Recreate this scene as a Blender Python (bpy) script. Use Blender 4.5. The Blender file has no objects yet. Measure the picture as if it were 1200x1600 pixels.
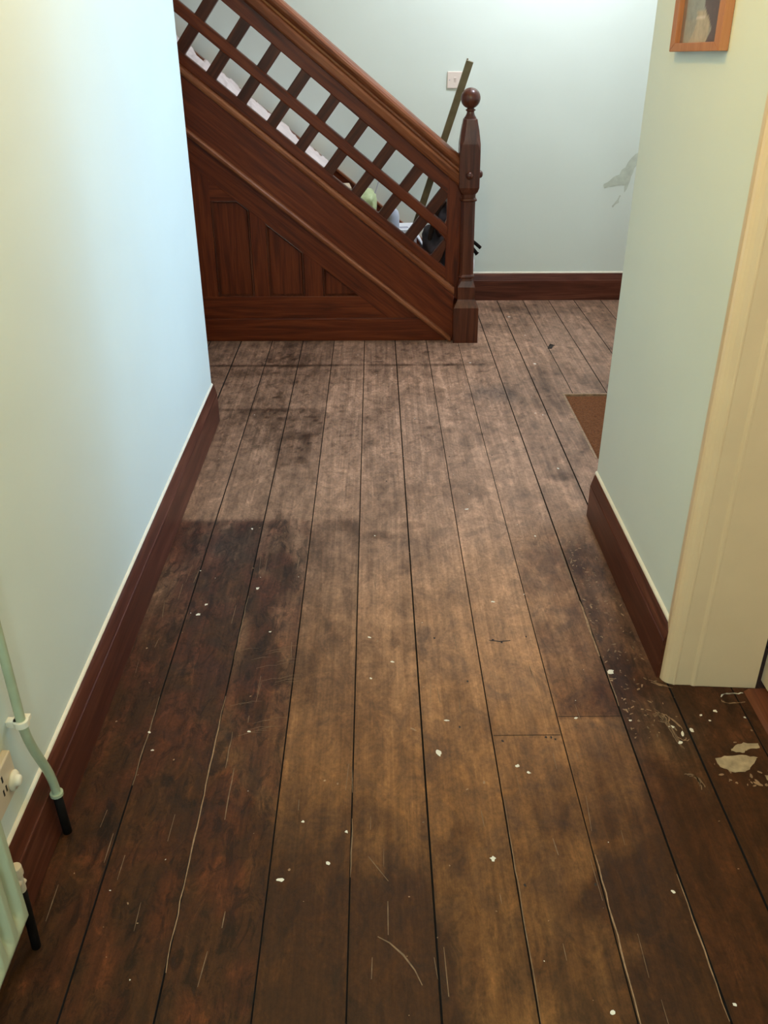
import bpy, bmesh, math, random
import numpy as np
from mathutils import Vector, Matrix

random.seed(7)
sc = bpy.context.scene
col = sc.collection

# ---------------------------------------------------------------- camera
EYE = Vector((0.0, 0.0, 1.5))
cam_data = bpy.data.cameras.new('camera')
cam = bpy.data.objects.new('camera', cam_data)
col.objects.link(cam)
cam_data.sensor_fit = 'VERTICAL'
cam_data.sensor_height = 36.0
cam_data.lens = 1384.0 / 1600.0 * 36.0
cam_data.clip_start = 0.02


def _axes():
    fpx, cx, cy = 1384.0, 600.0, 800.0
    F = np.array([583 - cx, 35 - cy, fpx]); F /= np.linalg.norm(F)
    D = np.array([603 - cx, 3304 - cy, fpx]); D /= np.linalg.norm(D)
    D = D - F * (D @ F); D /= np.linalg.norm(D)
    R = np.cross(D, F)
    if R[0] < 0:
        R = -R
    U = -D
    return R, F, U


_R, _F, _U = _axes()
right = Vector((_R[0], _F[0], _U[0]))
up = -Vector((_R[1], _F[1], _U[1]))
fwd = Vector((_R[2], _F[2], _U[2]))
m = Matrix.Identity(4)
for i in range(3):
    m[i][0] = right[i]; m[i][1] = up[i]; m[i][2] = -fwd[i]; m[i][3] = EYE[i]
cam.matrix_world = m
sc.camera = cam

# ---------------------------------------------------------------- world, lights, exposure
world = bpy.data.worlds.new('world')
sc.world = world
world.use_nodes = True
world.node_tree.nodes['Background'].inputs[0].default_value = (0.75, 0.86, 1.0, 1)
world.node_tree.nodes['Background'].inputs[1].default_value = 0.6
sc.view_settings.view_transform = 'Standard'
sc.view_settings.look = 'None'
sc.view_settings.gamma = 1.0
sc.view_settings.use_curve_mapping = False
sc.view_settings.exposure = 0.0


def area(name, loc, target, sx, sy, power, color, spread=math.pi):
    d = bpy.data.lights.new(name, 'AREA')
    d.spread = spread
    d.shape = 'RECTANGLE'; d.size = sx; d.size_y = sy
    d.energy = power; d.color = color
    o = bpy.data.objects.new(name, d); col.objects.link(o)
    o.location = loc
    o.rotation_euler = (Vector(target) - Vector(loc)).to_track_quat('-Z', 'Y').to_euler()
    return o


# daylight through the glazed front door on the right, over the mat
area('daylight_front_door', (2.10, 3.62, 1.40), (-0.68, 2.95, 1.15), 1.0, 1.6, 18.0, (0.36, 0.64, 1.0), math.radians(75))
# warm bulb of the hall pendant
bulb = bpy.data.lights.new('pendant_bulb_light', 'POINT')
bulb.energy = 25.0; bulb.color = (1.0, 0.58, 0.05); bulb.shadow_soft_size = 0.05
bulb_o = bpy.data.objects.new('pendant_bulb_light', bulb)
col.objects.link(bulb_o)
bulb_o.location = (-0.02, 1.75, 2.36)
# added fill light behind the camera, and the lamp of the stair hall near the back wall
for nm, lc, pw, cl in (('rear_fill_light', (0.0, -0.75, 2.30), 62.0, (0.72, 0.91, 0.98)), ('stair_hall_bulb_light', (0.95, 4.62, 2.42), 57.0, (0.82, 0.87, 1.0))):
    ld = bpy.data.lights.new(nm, 'POINT'); ld.energy = pw; ld.color = cl; ld.shadow_soft_size = 0.06
    lo = bpy.data.objects.new(nm, ld); col.objects.link(lo); lo.location = lc

# ---------------------------------------------------------------- materials


def new_mat(name):
    mt = bpy.data.materials.new(name)
    mt.use_nodes = True
    nt = mt.node_tree
    return mt, nt, nt.nodes['Principled BSDF']


def node(nt, typ, **kw):
    n = nt.nodes.new(typ)
    for k, v in kw.items():
        setattr(n, k, v)
    return n


def ramp(nt, fac, stops):
    r = node(nt, 'ShaderNodeValToRGB')
    while len(r.color_ramp.elements) > 1:
        r.color_ramp.elements.remove(r.color_ramp.elements[-1])
    r.color_ramp.elements[0].position = stops[0][0]
    r.color_ramp.elements[0].color = (*stops[0][1], 1)
    for p, c in stops[1:]:
        e = r.color_ramp.elements.new(p); e.color = (*c, 1)
    nt.links.new(fac, r.inputs[0])
    return r


def plain(name, color, rough=0.5, noise=0.06, scale=12.0, bump=0.0, spec=0.5, metal=0.0):
    mt, nt, b = new_mat(name)
    tc = node(nt, 'ShaderNodeTexCoord')
    n = node(nt, 'ShaderNodeTexNoise'); n.inputs['Scale'].default_value = scale
    n.inputs['Detail'].default_value = 5
    nt.links.new(tc.outputs['Object'], n.inputs['Vector'])
    lo = tuple(max(0, c * (1 - noise)) for c in color); hi = tuple(min(1, c * (1 + noise)) for c in color)
    r = ramp(nt, n.outputs['Fac'], [(0.3, lo), (0.7, hi)])
    nt.links.new(r.outputs[0], b.inputs['Base Color'])
    b.inputs['Roughness'].default_value = rough
    b.inputs['Specular IOR Level'].default_value = spec
    b.inputs['Metallic'].default_value = metal
    if bump:
        bp = node(nt, 'ShaderNodeBump'); bp.inputs['Strength'].default_value = bump
        bp.inputs['Distance'].default_value = 0.004
        nt.links.new(n.outputs['Fac'], bp.inputs['Height'])
        nt.links.new(bp.outputs[0], b.inputs['Normal'])
    return mt


def wood(name, dark, mid, light, rot=(0, 0, 0), rough=0.38, scale=1.0, coat=0.06):
    """varnished wood; grain runs along local X after rot"""
    mt, nt, b = new_mat(name)
    tc = node(nt, 'ShaderNodeTexCoord')
    mp = node(nt, 'ShaderNodeMapping'); mp.inputs['Rotation'].default_value = rot
    nt.links.new(tc.outputs['Object'], mp.inputs['Vector'])
    mp2 = node(nt, 'ShaderNodeMapping'); mp2.inputs['Scale'].default_value = (1.6 * scale, 26 * scale, 26 * scale)
    nt.links.new(mp.outputs[0], mp2.inputs['Vector'])
    n1 = node(nt, 'ShaderNodeTexNoise'); n1.inputs['Scale'].default_value = 1.3
    n1.inputs['Detail'].default_value = 6; n1.inputs['Distortion'].default_value = 1.2
    nt.links.new(mp2.outputs[0], n1.inputs['Vector'])
    mp3 = node(nt, 'ShaderNodeMapping'); mp3.inputs['Scale'].default_value = (6 * scale, 150 * scale, 150 * scale)
    nt.links.new(mp.outputs[0], mp3.inputs['Vector'])
    n2 = node(nt, 'ShaderNodeTexNoise'); n2.inputs['Scale'].default_value = 1.5
    n2.inputs['Detail'].default_value = 4
    nt.links.new(mp3.outputs[0], n2.inputs['Vector'])
    mx = node(nt, 'ShaderNodeMath', operation='MULTIPLY_ADD')
    nt.links.new(n2.outputs['Fac'], mx.inputs[0]); mx.inputs[1].default_value = 0.35
    nt.links.new(n1.outputs['Fac'], mx.inputs[2])
    r = ramp(nt, mx.outputs[0], [(0.36, dark), (0.66, mid), (1.05, light)])
    nt.links.new(r.outputs[0], b.inputs['Base Color'])
    b.inputs['Roughness'].default_value = rough
    b.inputs['Coat Weight'].default_value = coat
    b.inputs['Coat Roughness'].default_value = 0.3
    b.inputs['Specular IOR Level'].default_value = 0.25
    bp = node(nt, 'ShaderNodeBump'); bp.inputs['Strength'].default_value = 0.25
    bp.inputs['Distance'].default_value = 0.001
    nt.links.new(mx.outputs[0], bp.inputs['Height'])
    nt.links.new(bp.outputs[0], b.inputs['Normal'])
    return mt


def wall_paint(name, color, rough=0.55):
    mt, nt, b = new_mat(name)
    tc = node(nt, 'ShaderNodeTexCoord')
    n = node(nt, 'ShaderNodeTexNoise'); n.inputs['Scale'].default_value = 2.2
    n.inputs['Detail'].default_value = 4
    nt.links.new(tc.outputs['Object'], n.inputs['Vector'])
    r = ramp(nt, n.outputs['Fac'], [(0.3, tuple(c * 0.97 for c in color)), (0.7, color)])
    nt.links.new(r.outputs[0], b.inputs['Base Color'])
    b.inputs['Roughness'].default_value = rough
    b.inputs['Specular IOR Level'].default_value = 0.35
    n2 = node(nt, 'ShaderNodeTexNoise'); n2.inputs['Scale'].default_value = 3.0
    n2.inputs['Detail'].default_value = 2
    nt.links.new(tc.outputs['Object'], n2.inputs['Vector'])
    bp = node(nt, 'ShaderNodeBump'); bp.inputs['Strength'].default_value = 0.35
    bp.inputs['Distance'].default_value = 0.02
    nt.links.new(n2.outputs['Fac'], bp.inputs['Height'])
    nt.links.new(bp.outputs[0], b.inputs['Normal'])
    return mt


RAKE = math.atan(0.7925)
WD, WM, WL = (0.030, 0.0045, 0.0010), (0.112, 0.0190, 0.0035), (0.20, 0.044, 0.010)
M = {}
M['paint'] = wall_paint('pale_duck_egg_paint', (0.705, 0.765, 0.695))
M['ceiling'] = plain('white_ceiling_paint', (0.78, 0.77, 0.72), 0.8)
M['wood_h'] = wood('varnished_pine_level', WD, WM, WL)
M['wood_v'] = wood('varnished_pine_upright', WD, WM, WL, rot=(0, math.pi / 2, 0))
M['wood_r'] = wood('varnished_pine_raking', WD, WM, WL, rot=(0, -RAKE, 0))
M['wood_x'] = wood('dark_varnished_lattice', (0.022, 0.0045, 0.0016), (0.062, 0.0135, 0.0042), (0.115, 0.030, 0.010), rot=(0, math.pi / 2 - RAKE, 0))
M['rail'] = wood('worn_handrail_pine', (0.080, 0.020, 0.007), (0.23, 0.072, 0.028), (0.38, 0.145, 0.062), rot=(0, -RAKE, 0), rough=0.3)
M['skirt_y'] = wood('varnished_skirting_along_hall', (0.028, 0.0070, 0.0035), (0.085, 0.0215, 0.0105), (0.16, 0.052, 0.028), rot=(0, 0, math.pi / 2), rough=0.4)
M['skirt_x'] = wood('varnished_skirting_across_hall', (0.028, 0.0070, 0.0035), (0.085, 0.0215, 0.0105), (0.16, 0.052, 0.028), rough=0.4)
M['newel'] = wood('newel_post_pine', (0.028, 0.0065, 0.003), (0.080, 0.0195, 0.008), (0.14, 0.042, 0.018), rot=(0, math.pi / 2, 0), rough=0.25, coat=0.35)
M['cream'] = plain('cream_gloss_paint', (0.76, 0.56, 0.34), 0.3, 0.03, 8, 0.05)
M['cream_edge'] = plain('cream_paint_line', (0.80, 0.74, 0.60), 0.5, 0.05, 30)
M['door'] = plain('cream_door_paint', (0.78, 0.62, 0.42), 0.3, 0.03)
M['under'] = plain('black_gap_void', (0.006, 0.004, 0.003), 0.95, 0.3, 40)  # near-black for board gaps, void and socket slots
M['white_fleck'] = plain('white_paint_drip', (0.72, 0.68, 0.60), 0.6, 0.1, 60)
M['filler'] = plain('beige_filler', (0.36, 0.27, 0.165), 0.8, 0.3, 45)
M['scratch'] = plain('bare_scratched_pine', (0.28, 0.17, 0.095), 0.7, 0.35, 60)
M['dim_scratch'] = plain('faint_scratched_pine', (0.17, 0.105, 0.058), 0.7, 0.35, 60)
M['dark_spot'] = plain('dark_nail_hole', (0.012, 0.007, 0.005), 0.7, 0.2, 60)
M['coir'] = plain('brown_coir', (0.155, 0.060, 0.024), 0.95, 0.35, 160, 0.9, 0.1)
M['frame'] = wood('orange_pine_frame', (0.33, 0.12, 0.045), (0.42, 0.165, 0.066), (0.5, 0.22, 0.1), rot=(0, math.pi / 2, 0), rough=0.45, coat=0.0)
M['plastic'] = plain('ivory_plastic', (0.66, 0.55, 0.42), 0.35, 0.02)
M['pink_plastic'] = plain('pinkish_white_plastic', (0.78, 0.66, 0.58), 0.35, 0.02)
M['green_gloss'] = plain('pale_green_radiator_paint', (0.44, 0.47, 0.31), 0.3, 0.04, 9, 0.05)
M['pipe'] = plain('pale_green_pipe_paint', (0.40, 0.45, 0.30), 0.3, 0.08, 30, 0.05)
M['black'] = plain('black_rubber', (0.006, 0.004, 0.003), 0.75, 0.2, 30, spec=0.15)
M['charcoal'] = plain('charcoal_bag_fabric', (0.040, 0.030, 0.036), 0.8, 0.35, 25, 0.3)
M['brown_bag'] = plain('dark_brown_leather', (0.045, 0.022, 0.014), 0.6, 0.3, 25, 0.3)
M['stick'] = plain('olive_painted_batten', (0.17, 0.135, 0.070), 0.7, 0.2, 25)
M['sheet'] = plain('pinkish_white_dust_sheet', (0.74, 0.64, 0.62), 0.8, 0.08, 9, 0.2)
M['white'] = plain('white_paper', (0.80, 0.80, 0.84), 0.7, 0.03)
M['grey_print'] = plain('grey_print', (0.42, 0.42, 0.5), 0.7, 0.05)
M['lavender'] = plain('pale_lavender_plastic', (0.56, 0.60, 0.72), 0.35, 0.03)
M['limebag'] = plain('pale_lime_plastic', (0.50, 0.58, 0.30), 0.4, 0.15, 12, 0.2)
M['beige'] = plain('beige_card', (0.62, 0.50, 0.36), 0.8, 0.05)
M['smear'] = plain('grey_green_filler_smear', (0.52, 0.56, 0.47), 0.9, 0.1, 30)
M['leaf'] = plain('dry_dark_leaf', (0.018, 0.010, 0.005), 0.8, 0.3, 60)


def glass_mat():
    mt, nt, b = new_mat('clear_glass')
    b.inputs['Transmission Weight'].default_value = 1.0
    b.inputs['Roughness'].default_value = 0.02
    b.inputs['IOR'].default_value = 1.45
    n = node(nt, 'ShaderNodeTexNoise'); n.inputs['Scale'].default_value = 30
    r = ramp(nt, n.outputs['Fac'], [(0.3, (0.95, 0.97, 0.97)), (0.7, (1, 1, 1))])
    nt.links.new(r.outputs[0], b.inputs['Base Color'])
    return mt


M['glass'] = glass_mat()


def photo_mat():
    """muted landscape print seen in the frame: grey-green haze, pale path, dark cliff on the right"""
    mt, nt, b = new_mat('muted_landscape_print')
    tc = node(nt, 'ShaderNodeTexCoord')
    at = node(nt, 'ShaderNodeAttribute'); at.attribute_name = 'print'
    nz = node(nt, 'ShaderNodeTexNoise'); nz.inputs['Scale'].default_value = 60
    nt.links.new(tc.outputs['Object'], nz.inputs['Vector'])
    mx = node(nt, 'ShaderNodeMix', data_type='RGBA', blend_type='OVERLAY')
    mx.inputs[0].default_value = 0.35
    nt.links.new(at.outputs['Color'], mx.inputs[6])
    nt.links.new(nz.outputs['Fac'], mx.inputs[7])
    nt.links.new(mx.outputs[2], b.inputs['Base Color'])
    b.inputs['Roughness'].default_value = 0.35
    return mt


M['photo'] = photo_mat()


def floor_mat():
    mt, nt, b = new_mat('worn_stained_pine_boards')
    tc = node(nt, 'ShaderNodeTexCoord')
    wear_light = node(nt, 'ShaderNodeAttribute'); wear_light.attribute_name = 'wear_light'
    aux = node(nt, 'ShaderNodeAttribute'); aux.attribute_name = 'aux'
    sep = node(nt, 'ShaderNodeSeparateColor')
    nt.links.new(aux.outputs['Color'], sep.inputs[0])
    # per-board offset so that the grain breaks at each gap
    comb = node(nt, 'ShaderNodeCombineXYZ')
    mo = node(nt, 'ShaderNodeMath', operation='MULTIPLY'); mo.inputs[1].default_value = 37.0
    nt.links.new(sep.outputs[0], mo.inputs[0])
    nt.links.new(mo.outputs[0], comb.inputs[1]); nt.links.new(mo.outputs[0], comb.inputs[2])
    add = node(nt, 'ShaderNodeVectorMath', operation='ADD')
    nt.links.new(tc.outputs['Object'], add.inputs[0]); nt.links.new(comb.outputs[0], add.inputs[1])

    def nz(sx, sy, scale, detail, dist=0.0, rough=0.55):
        mp = node(nt, 'ShaderNodeMapping'); mp.inputs['Scale'].default_value = (sx, sy, 1)
        nt.links.new(add.outputs[0], mp.inputs['Vector'])
        n = node(nt, 'ShaderNodeTexNoise'); n.inputs['Scale'].default_value = scale
        n.inputs['Detail'].default_value = detail; n.inputs['Distortion'].default_value = dist
        n.inputs['Roughness'].default_value = rough
        nt.links.new(mp.outputs[0], n.inputs['Vector'])
        return n
    g1 = nz(26, 1.1, 1.0, 5, 1.8)         # figure
    g2 = nz(190, 3.5, 1.0, 5, 0.6)          # fine pores
    g3 = nz(9, 6, 1.6, 8, 1.2, 0.7)      # grime mottling
    g4 = nz(120, 90, 1.0, 5, 0.0, 0.75)     # speckle

    def mrange(n, a, bb, c, d):
        r = node(nt, 'ShaderNodeMapRange'); nt.links.new(n.outputs['Fac'], r.inputs[0])
        for i_, v in enumerate((a, bb, c, d)):
            r.inputs[i_ + 1].default_value = v
        return r
    r1 = mrange(g1, 0.3, 0.7, 0.76, 1.22)
    r2 = mrange(g2, 0.3, 0.7, 0.88, 1.12)
    r3 = mrange(g3, 0.32, 0.68, 0.60, 1.32)
    r4 = mrange(g4, 0.3, 0.7, 0.74, 1.24)
    cur = None
    for r_ in (r1, r2, r3, r4):
        if cur is None:
            cur = r_
        else:
            mm = node(nt, 'ShaderNodeMath', operation='MULTIPLY')
            nt.links.new(cur.outputs[0], mm.inputs[0]); nt.links.new(r_.outputs[0], mm.inputs[1]); cur = mm
    vm = node(nt, 'ShaderNodeVectorMath', operation='SCALE')
    nt.links.new(wear_light.outputs['Color'], vm.inputs[0]); nt.links.new(cur.outputs[0], vm.inputs['Scale'])
    # ragged varnish remnants: streaky dark flecks, and paler worn spots between them
    g5 = nz(30, 11, 1.0, 9, 1.4, 0.72)
    g6 = nz(17, 7, 1.0, 8, 1.0, 0.7)
    d5 = mrange(g5, 0.50, 0.60, 0.0, 1.0); l6 = mrange(g6, 0.52, 0.64, 0.0, 1.0)
    m5 = node(nt, 'ShaderNodeMath', operation='MULTIPLY'); nt.links.new(d5.outputs[0], m5.inputs[0]); nt.links.new(sep.outputs[1], m5.inputs[1])
    m6 = node(nt, 'ShaderNodeMath', operation='MULTIPLY'); nt.links.new(l6.outputs[0], m6.inputs[0]); nt.links.new(sep.outputs[1], m6.inputs[1])
    k5 = node(nt, 'ShaderNodeMath', operation='MULTIPLY_ADD'); nt.links.new(m5.outputs[0], k5.inputs[0]); k5.inputs[1].default_value = -0.55; k5.inputs[2].default_value = 1.0
    k6 = node(nt, 'ShaderNodeMath', operation='MULTIPLY_ADD'); nt.links.new(m6.outputs[0], k6.inputs[0]); k6.inputs[1].default_value = 0.75; k6.inputs[2].default_value = 1.0
    kk = node(nt, 'ShaderNodeMath', operation='MULTIPLY'); nt.links.new(k5.outputs[0], kk.inputs[0]); nt.links.new(k6.outputs[0], kk.inputs[1])
    vm2 = node(nt, 'ShaderNodeVectorMath', operation='SCALE')
    nt.links.new(vm.outputs[0], vm2.inputs[0]); nt.links.new(kk.outputs[0], vm2.inputs['Scale'])
    nt.links.new(vm2.outputs[0], b.inputs['Base Color'])
    rr = node(nt, 'ShaderNodeMapRange'); nt.links.new(g3.outputs['Fac'], rr.inputs[0])
    rr.inputs[1].default_value = 0.3; rr.inputs[2].default_value = 0.7
    rr.inputs[3].default_value = 0.50; rr.inputs[4].default_value = 0.72
    nt.links.new(rr.outputs[0], b.inputs['Roughness'])
    b.inputs['Specular IOR Level'].default_value = 0.22
    bp = node(nt, 'ShaderNodeBump'); bp.inputs['Strength'].default_value = 0.35
    bp.inputs['Distance'].default_value = 0.0015
    nt.links.new(cur.outputs[0], bp.inputs['Height'])
    nt.links.new(bp.outputs[0], b.inputs['Normal'])
    return mt


M['floor'] = floor_mat()

# ---------------------------------------------------------------- mesh helpers


def mesh_obj(name, verts, faces, mat, parent=None, smooth=False, bevel=0.0, seg=2):
    me = bpy.data.meshes.new(name)
    me.from_pydata([tuple(v) for v in verts], [], faces)
    bm = bmesh.new(); bm.from_mesh(me)
    bmesh.ops.recalc_face_normals(bm, faces=bm.faces)
    bm.to_mesh(me); bm.free()
    me.materials.append(mat)
    o = bpy.data.objects.new(name, me)
    col.objects.link(o)
    if smooth:
        for p in me.polygons:
            p.use_smooth = True
    if bevel:
        b = o.modifiers.new('bevel', 'BEVEL'); b.width = bevel; b.segments = seg
        b.limit_method = 'ANGLE'; b.angle_limit = math.radians(30)
        b.harden_normals = False
    if parent:
        o.parent = parent
        o.matrix_parent_inverse = Matrix.Translation(-parent.location)
    return o


class MB:
    def __init__(s):
        s.v = []; s.f = []

    def add(s, v, f):
        n = len(s.v); s.v += [tuple(p) for p in v]; s.f += [tuple(i + n for i in q) for q in f]

    def box(s, x0, x1, y0, y1, z0, z1):
        v = [(x, y, z) for x in (x0, x1) for y in (y0, y1) for z in (z0, z1)]
        s.add(v, [(0, 1, 3, 2), (4, 6, 7, 5), (0, 4, 5, 1), (2, 3, 7, 6), (0, 2, 6, 4), (1, 5, 7, 3)])

    def prism(s, poly, a, b, axis='y'):
        """poly: 2D points; axis y: (x,z) extruded in y; x: (y,z) in x; z: (x,y) in z"""
        def P(p, t):
            return (p[0], t, p[1]) if axis == 'y' else ((t, p[0], p[1]) if axis == 'x' else (p[0], p[1], t))
        n = len(poly)
        v = [P(p, a) for p in poly] + [P(p, b) for p in poly]
        f = [tuple(range(n)), tuple(range(2 * n - 1, n - 1, -1))] + [(i, (i + 1) % n, n + (i + 1) % n, n + i) for i in range(n)]
        s.add(v, f)

    def lathe(s, prof, cx, cy, seg=24, cap=True):
        """prof: (r,z) about a vertical axis"""
        v = []
        for r, z in prof:
            for k in range(seg):
                a = 2 * math.pi * k / seg
                v.append((cx + r * math.cos(a), cy + r * math.sin(a), z))
        f = []
        for i in range(len(prof) - 1):
            for k in range(seg):
                a, b = i * seg + k, i * seg + (k + 1) % seg
                f.append((a, b, b + seg, a + seg))
        f.append(tuple(range(seg))); f.append(tuple(range(len(prof) * seg - 1, (len(prof) - 1) * seg - 1, -1)))
        s.add(v, f)

    def rings(s, rings):
        n = len(rings[0]); v = [p for r in rings for p in r]; f = []
        for i in range(len(rings) - 1):
            for k in range(n):
                a, b = i * n + k, i * n + (k + 1) % n
                f.append((a, b, b + n, a + n))
        f.append(tuple(range(n))); f.append(tuple(range(len(rings) * n - 1, (len(rings) - 1) * n - 1, -1)))
        s.add(v, f)

    def tube(s, pts, rad, seg=12):
        pts = [Vector(p) for p in pts]
        if not isinstance(rad, (list, tuple)):
            rad = [rad] * len(pts)
        rings = []
        prev = None
        for i, p in enumerate(pts):
            t = (pts[min(i + 1, len(pts) - 1)] - pts[max(i - 1, 0)]).normalized()
            if prev is None:
                a = Vector((1, 0, 0)) if abs(t.x) < 0.8 else Vector((0, 1, 0))
                prev = t.cross(a).normalized()
            n = (prev - t * prev.dot(t)).normalized(); prev = n
            b = t.cross(n)
            rings.append([tuple(p + (n * math.cos(2 * math.pi * k / seg) + b * math.sin(2 * math.pi * k / seg)) * rad[i]) for k in range(seg)])
        s.rings(rings)

    def make(s, name, mat, parent=None, **kw):
        return mesh_obj(name, s.v, s.f, mat, parent, **kw)


def struct(o):
    o['kind'] = 'structure'
    return o


def thing(name, loc, label, cat, group=None):
    o = bpy.data.objects.new(name, None); col.objects.link(o)
    o.empty_display_size = 0.1
    o.location = loc; o['label'] = label; o['category'] = cat
    if group:
        o['group'] = group
    return o


def tag(o, label, cat, group=None):
    o['label'] = label; o['category'] = cat
    if group:
        o['group'] = group
    return o


def smooth_path(pts, n=6):
    pts = [Vector(p) for p in pts]
    out = []
    P = [pts[0]] + pts + [pts[-1]]
    for i in range(1, len(P) - 2):
        for k in range(n):
            t = k / n
            a, b, c, d = P[i - 1], P[i], P[i + 1], P[i + 2]
            out.append(0.5 * ((2 * b) + (c - a) * t + (2 * a - 5 * b + 4 * c - d) * t * t + (3 * b - a - 3 * c + d) * t ** 3))
    out.append(pts[-1])
    return out


# ---------------------------------------------------------------- the shell
XL, XR = -0.690, 0.75          # hall wall faces
YL, YR = 3.535, 2.69            # where the left and the right wall end
YB, ZC = 5.42, 2.70            # back wall, ceiling
XFL, XFR = -2.40, 2.20
YN = -1.60

# --- floor: real boards with gaps, stains, worn spots and lamp tint kept as vertex colour
_perm = np.random.RandomState(11).rand(256, 256)


def vnoise(x, y):
    xi = np.floor(x).astype(int); yi = np.floor(y).astype(int)
    fx = x - xi; fy = y - yi
    fx = fx * fx * (3 - 2 * fx); fy = fy * fy * (3 - 2 * fy)
    a = _perm[xi % 256, yi % 256]; b = _perm[(xi + 1) % 256, yi % 256]
    c = _perm[xi % 256, (yi + 1) % 256]; d = _perm[(xi + 1) % 256, (yi + 1) % 256]
    return (a * (1 - fx) + b * fx) * (1 - fy) + (c * (1 - fx) + d * fx) * fy


def fbm(x, y, o=4):
    s = 0; w = 0.5; t = 0
    for k in range(o):
        s = s + w * vnoise(x * 2 ** k + 17.3 * k, y * 2 ** k + 5.1 * k); t += w; w *= 0.5
    return s / t


def sstep(a, b, x):
    t = np.clip((x - a) / (b - a), 0, 1)
    return t * t * (3 - 2 * t)


GAPS = [-0.885, -0.719, -0.551, -0.386, -0.220, -0.057, 0.108, 0.275, 0.443, 0.603, 0.752, 0.911, 1.070, 1.225, 1.39, 1.555, 1.72, 1.885, 2.05, 2.215]
g = -0.885
while g > XFL:
    g -= 0.166; GAPS.insert(0, g)
MX0, MX1, MY0, MY1 = 0.871, 1.62, 3.134, 3.82     # mat well


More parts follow.
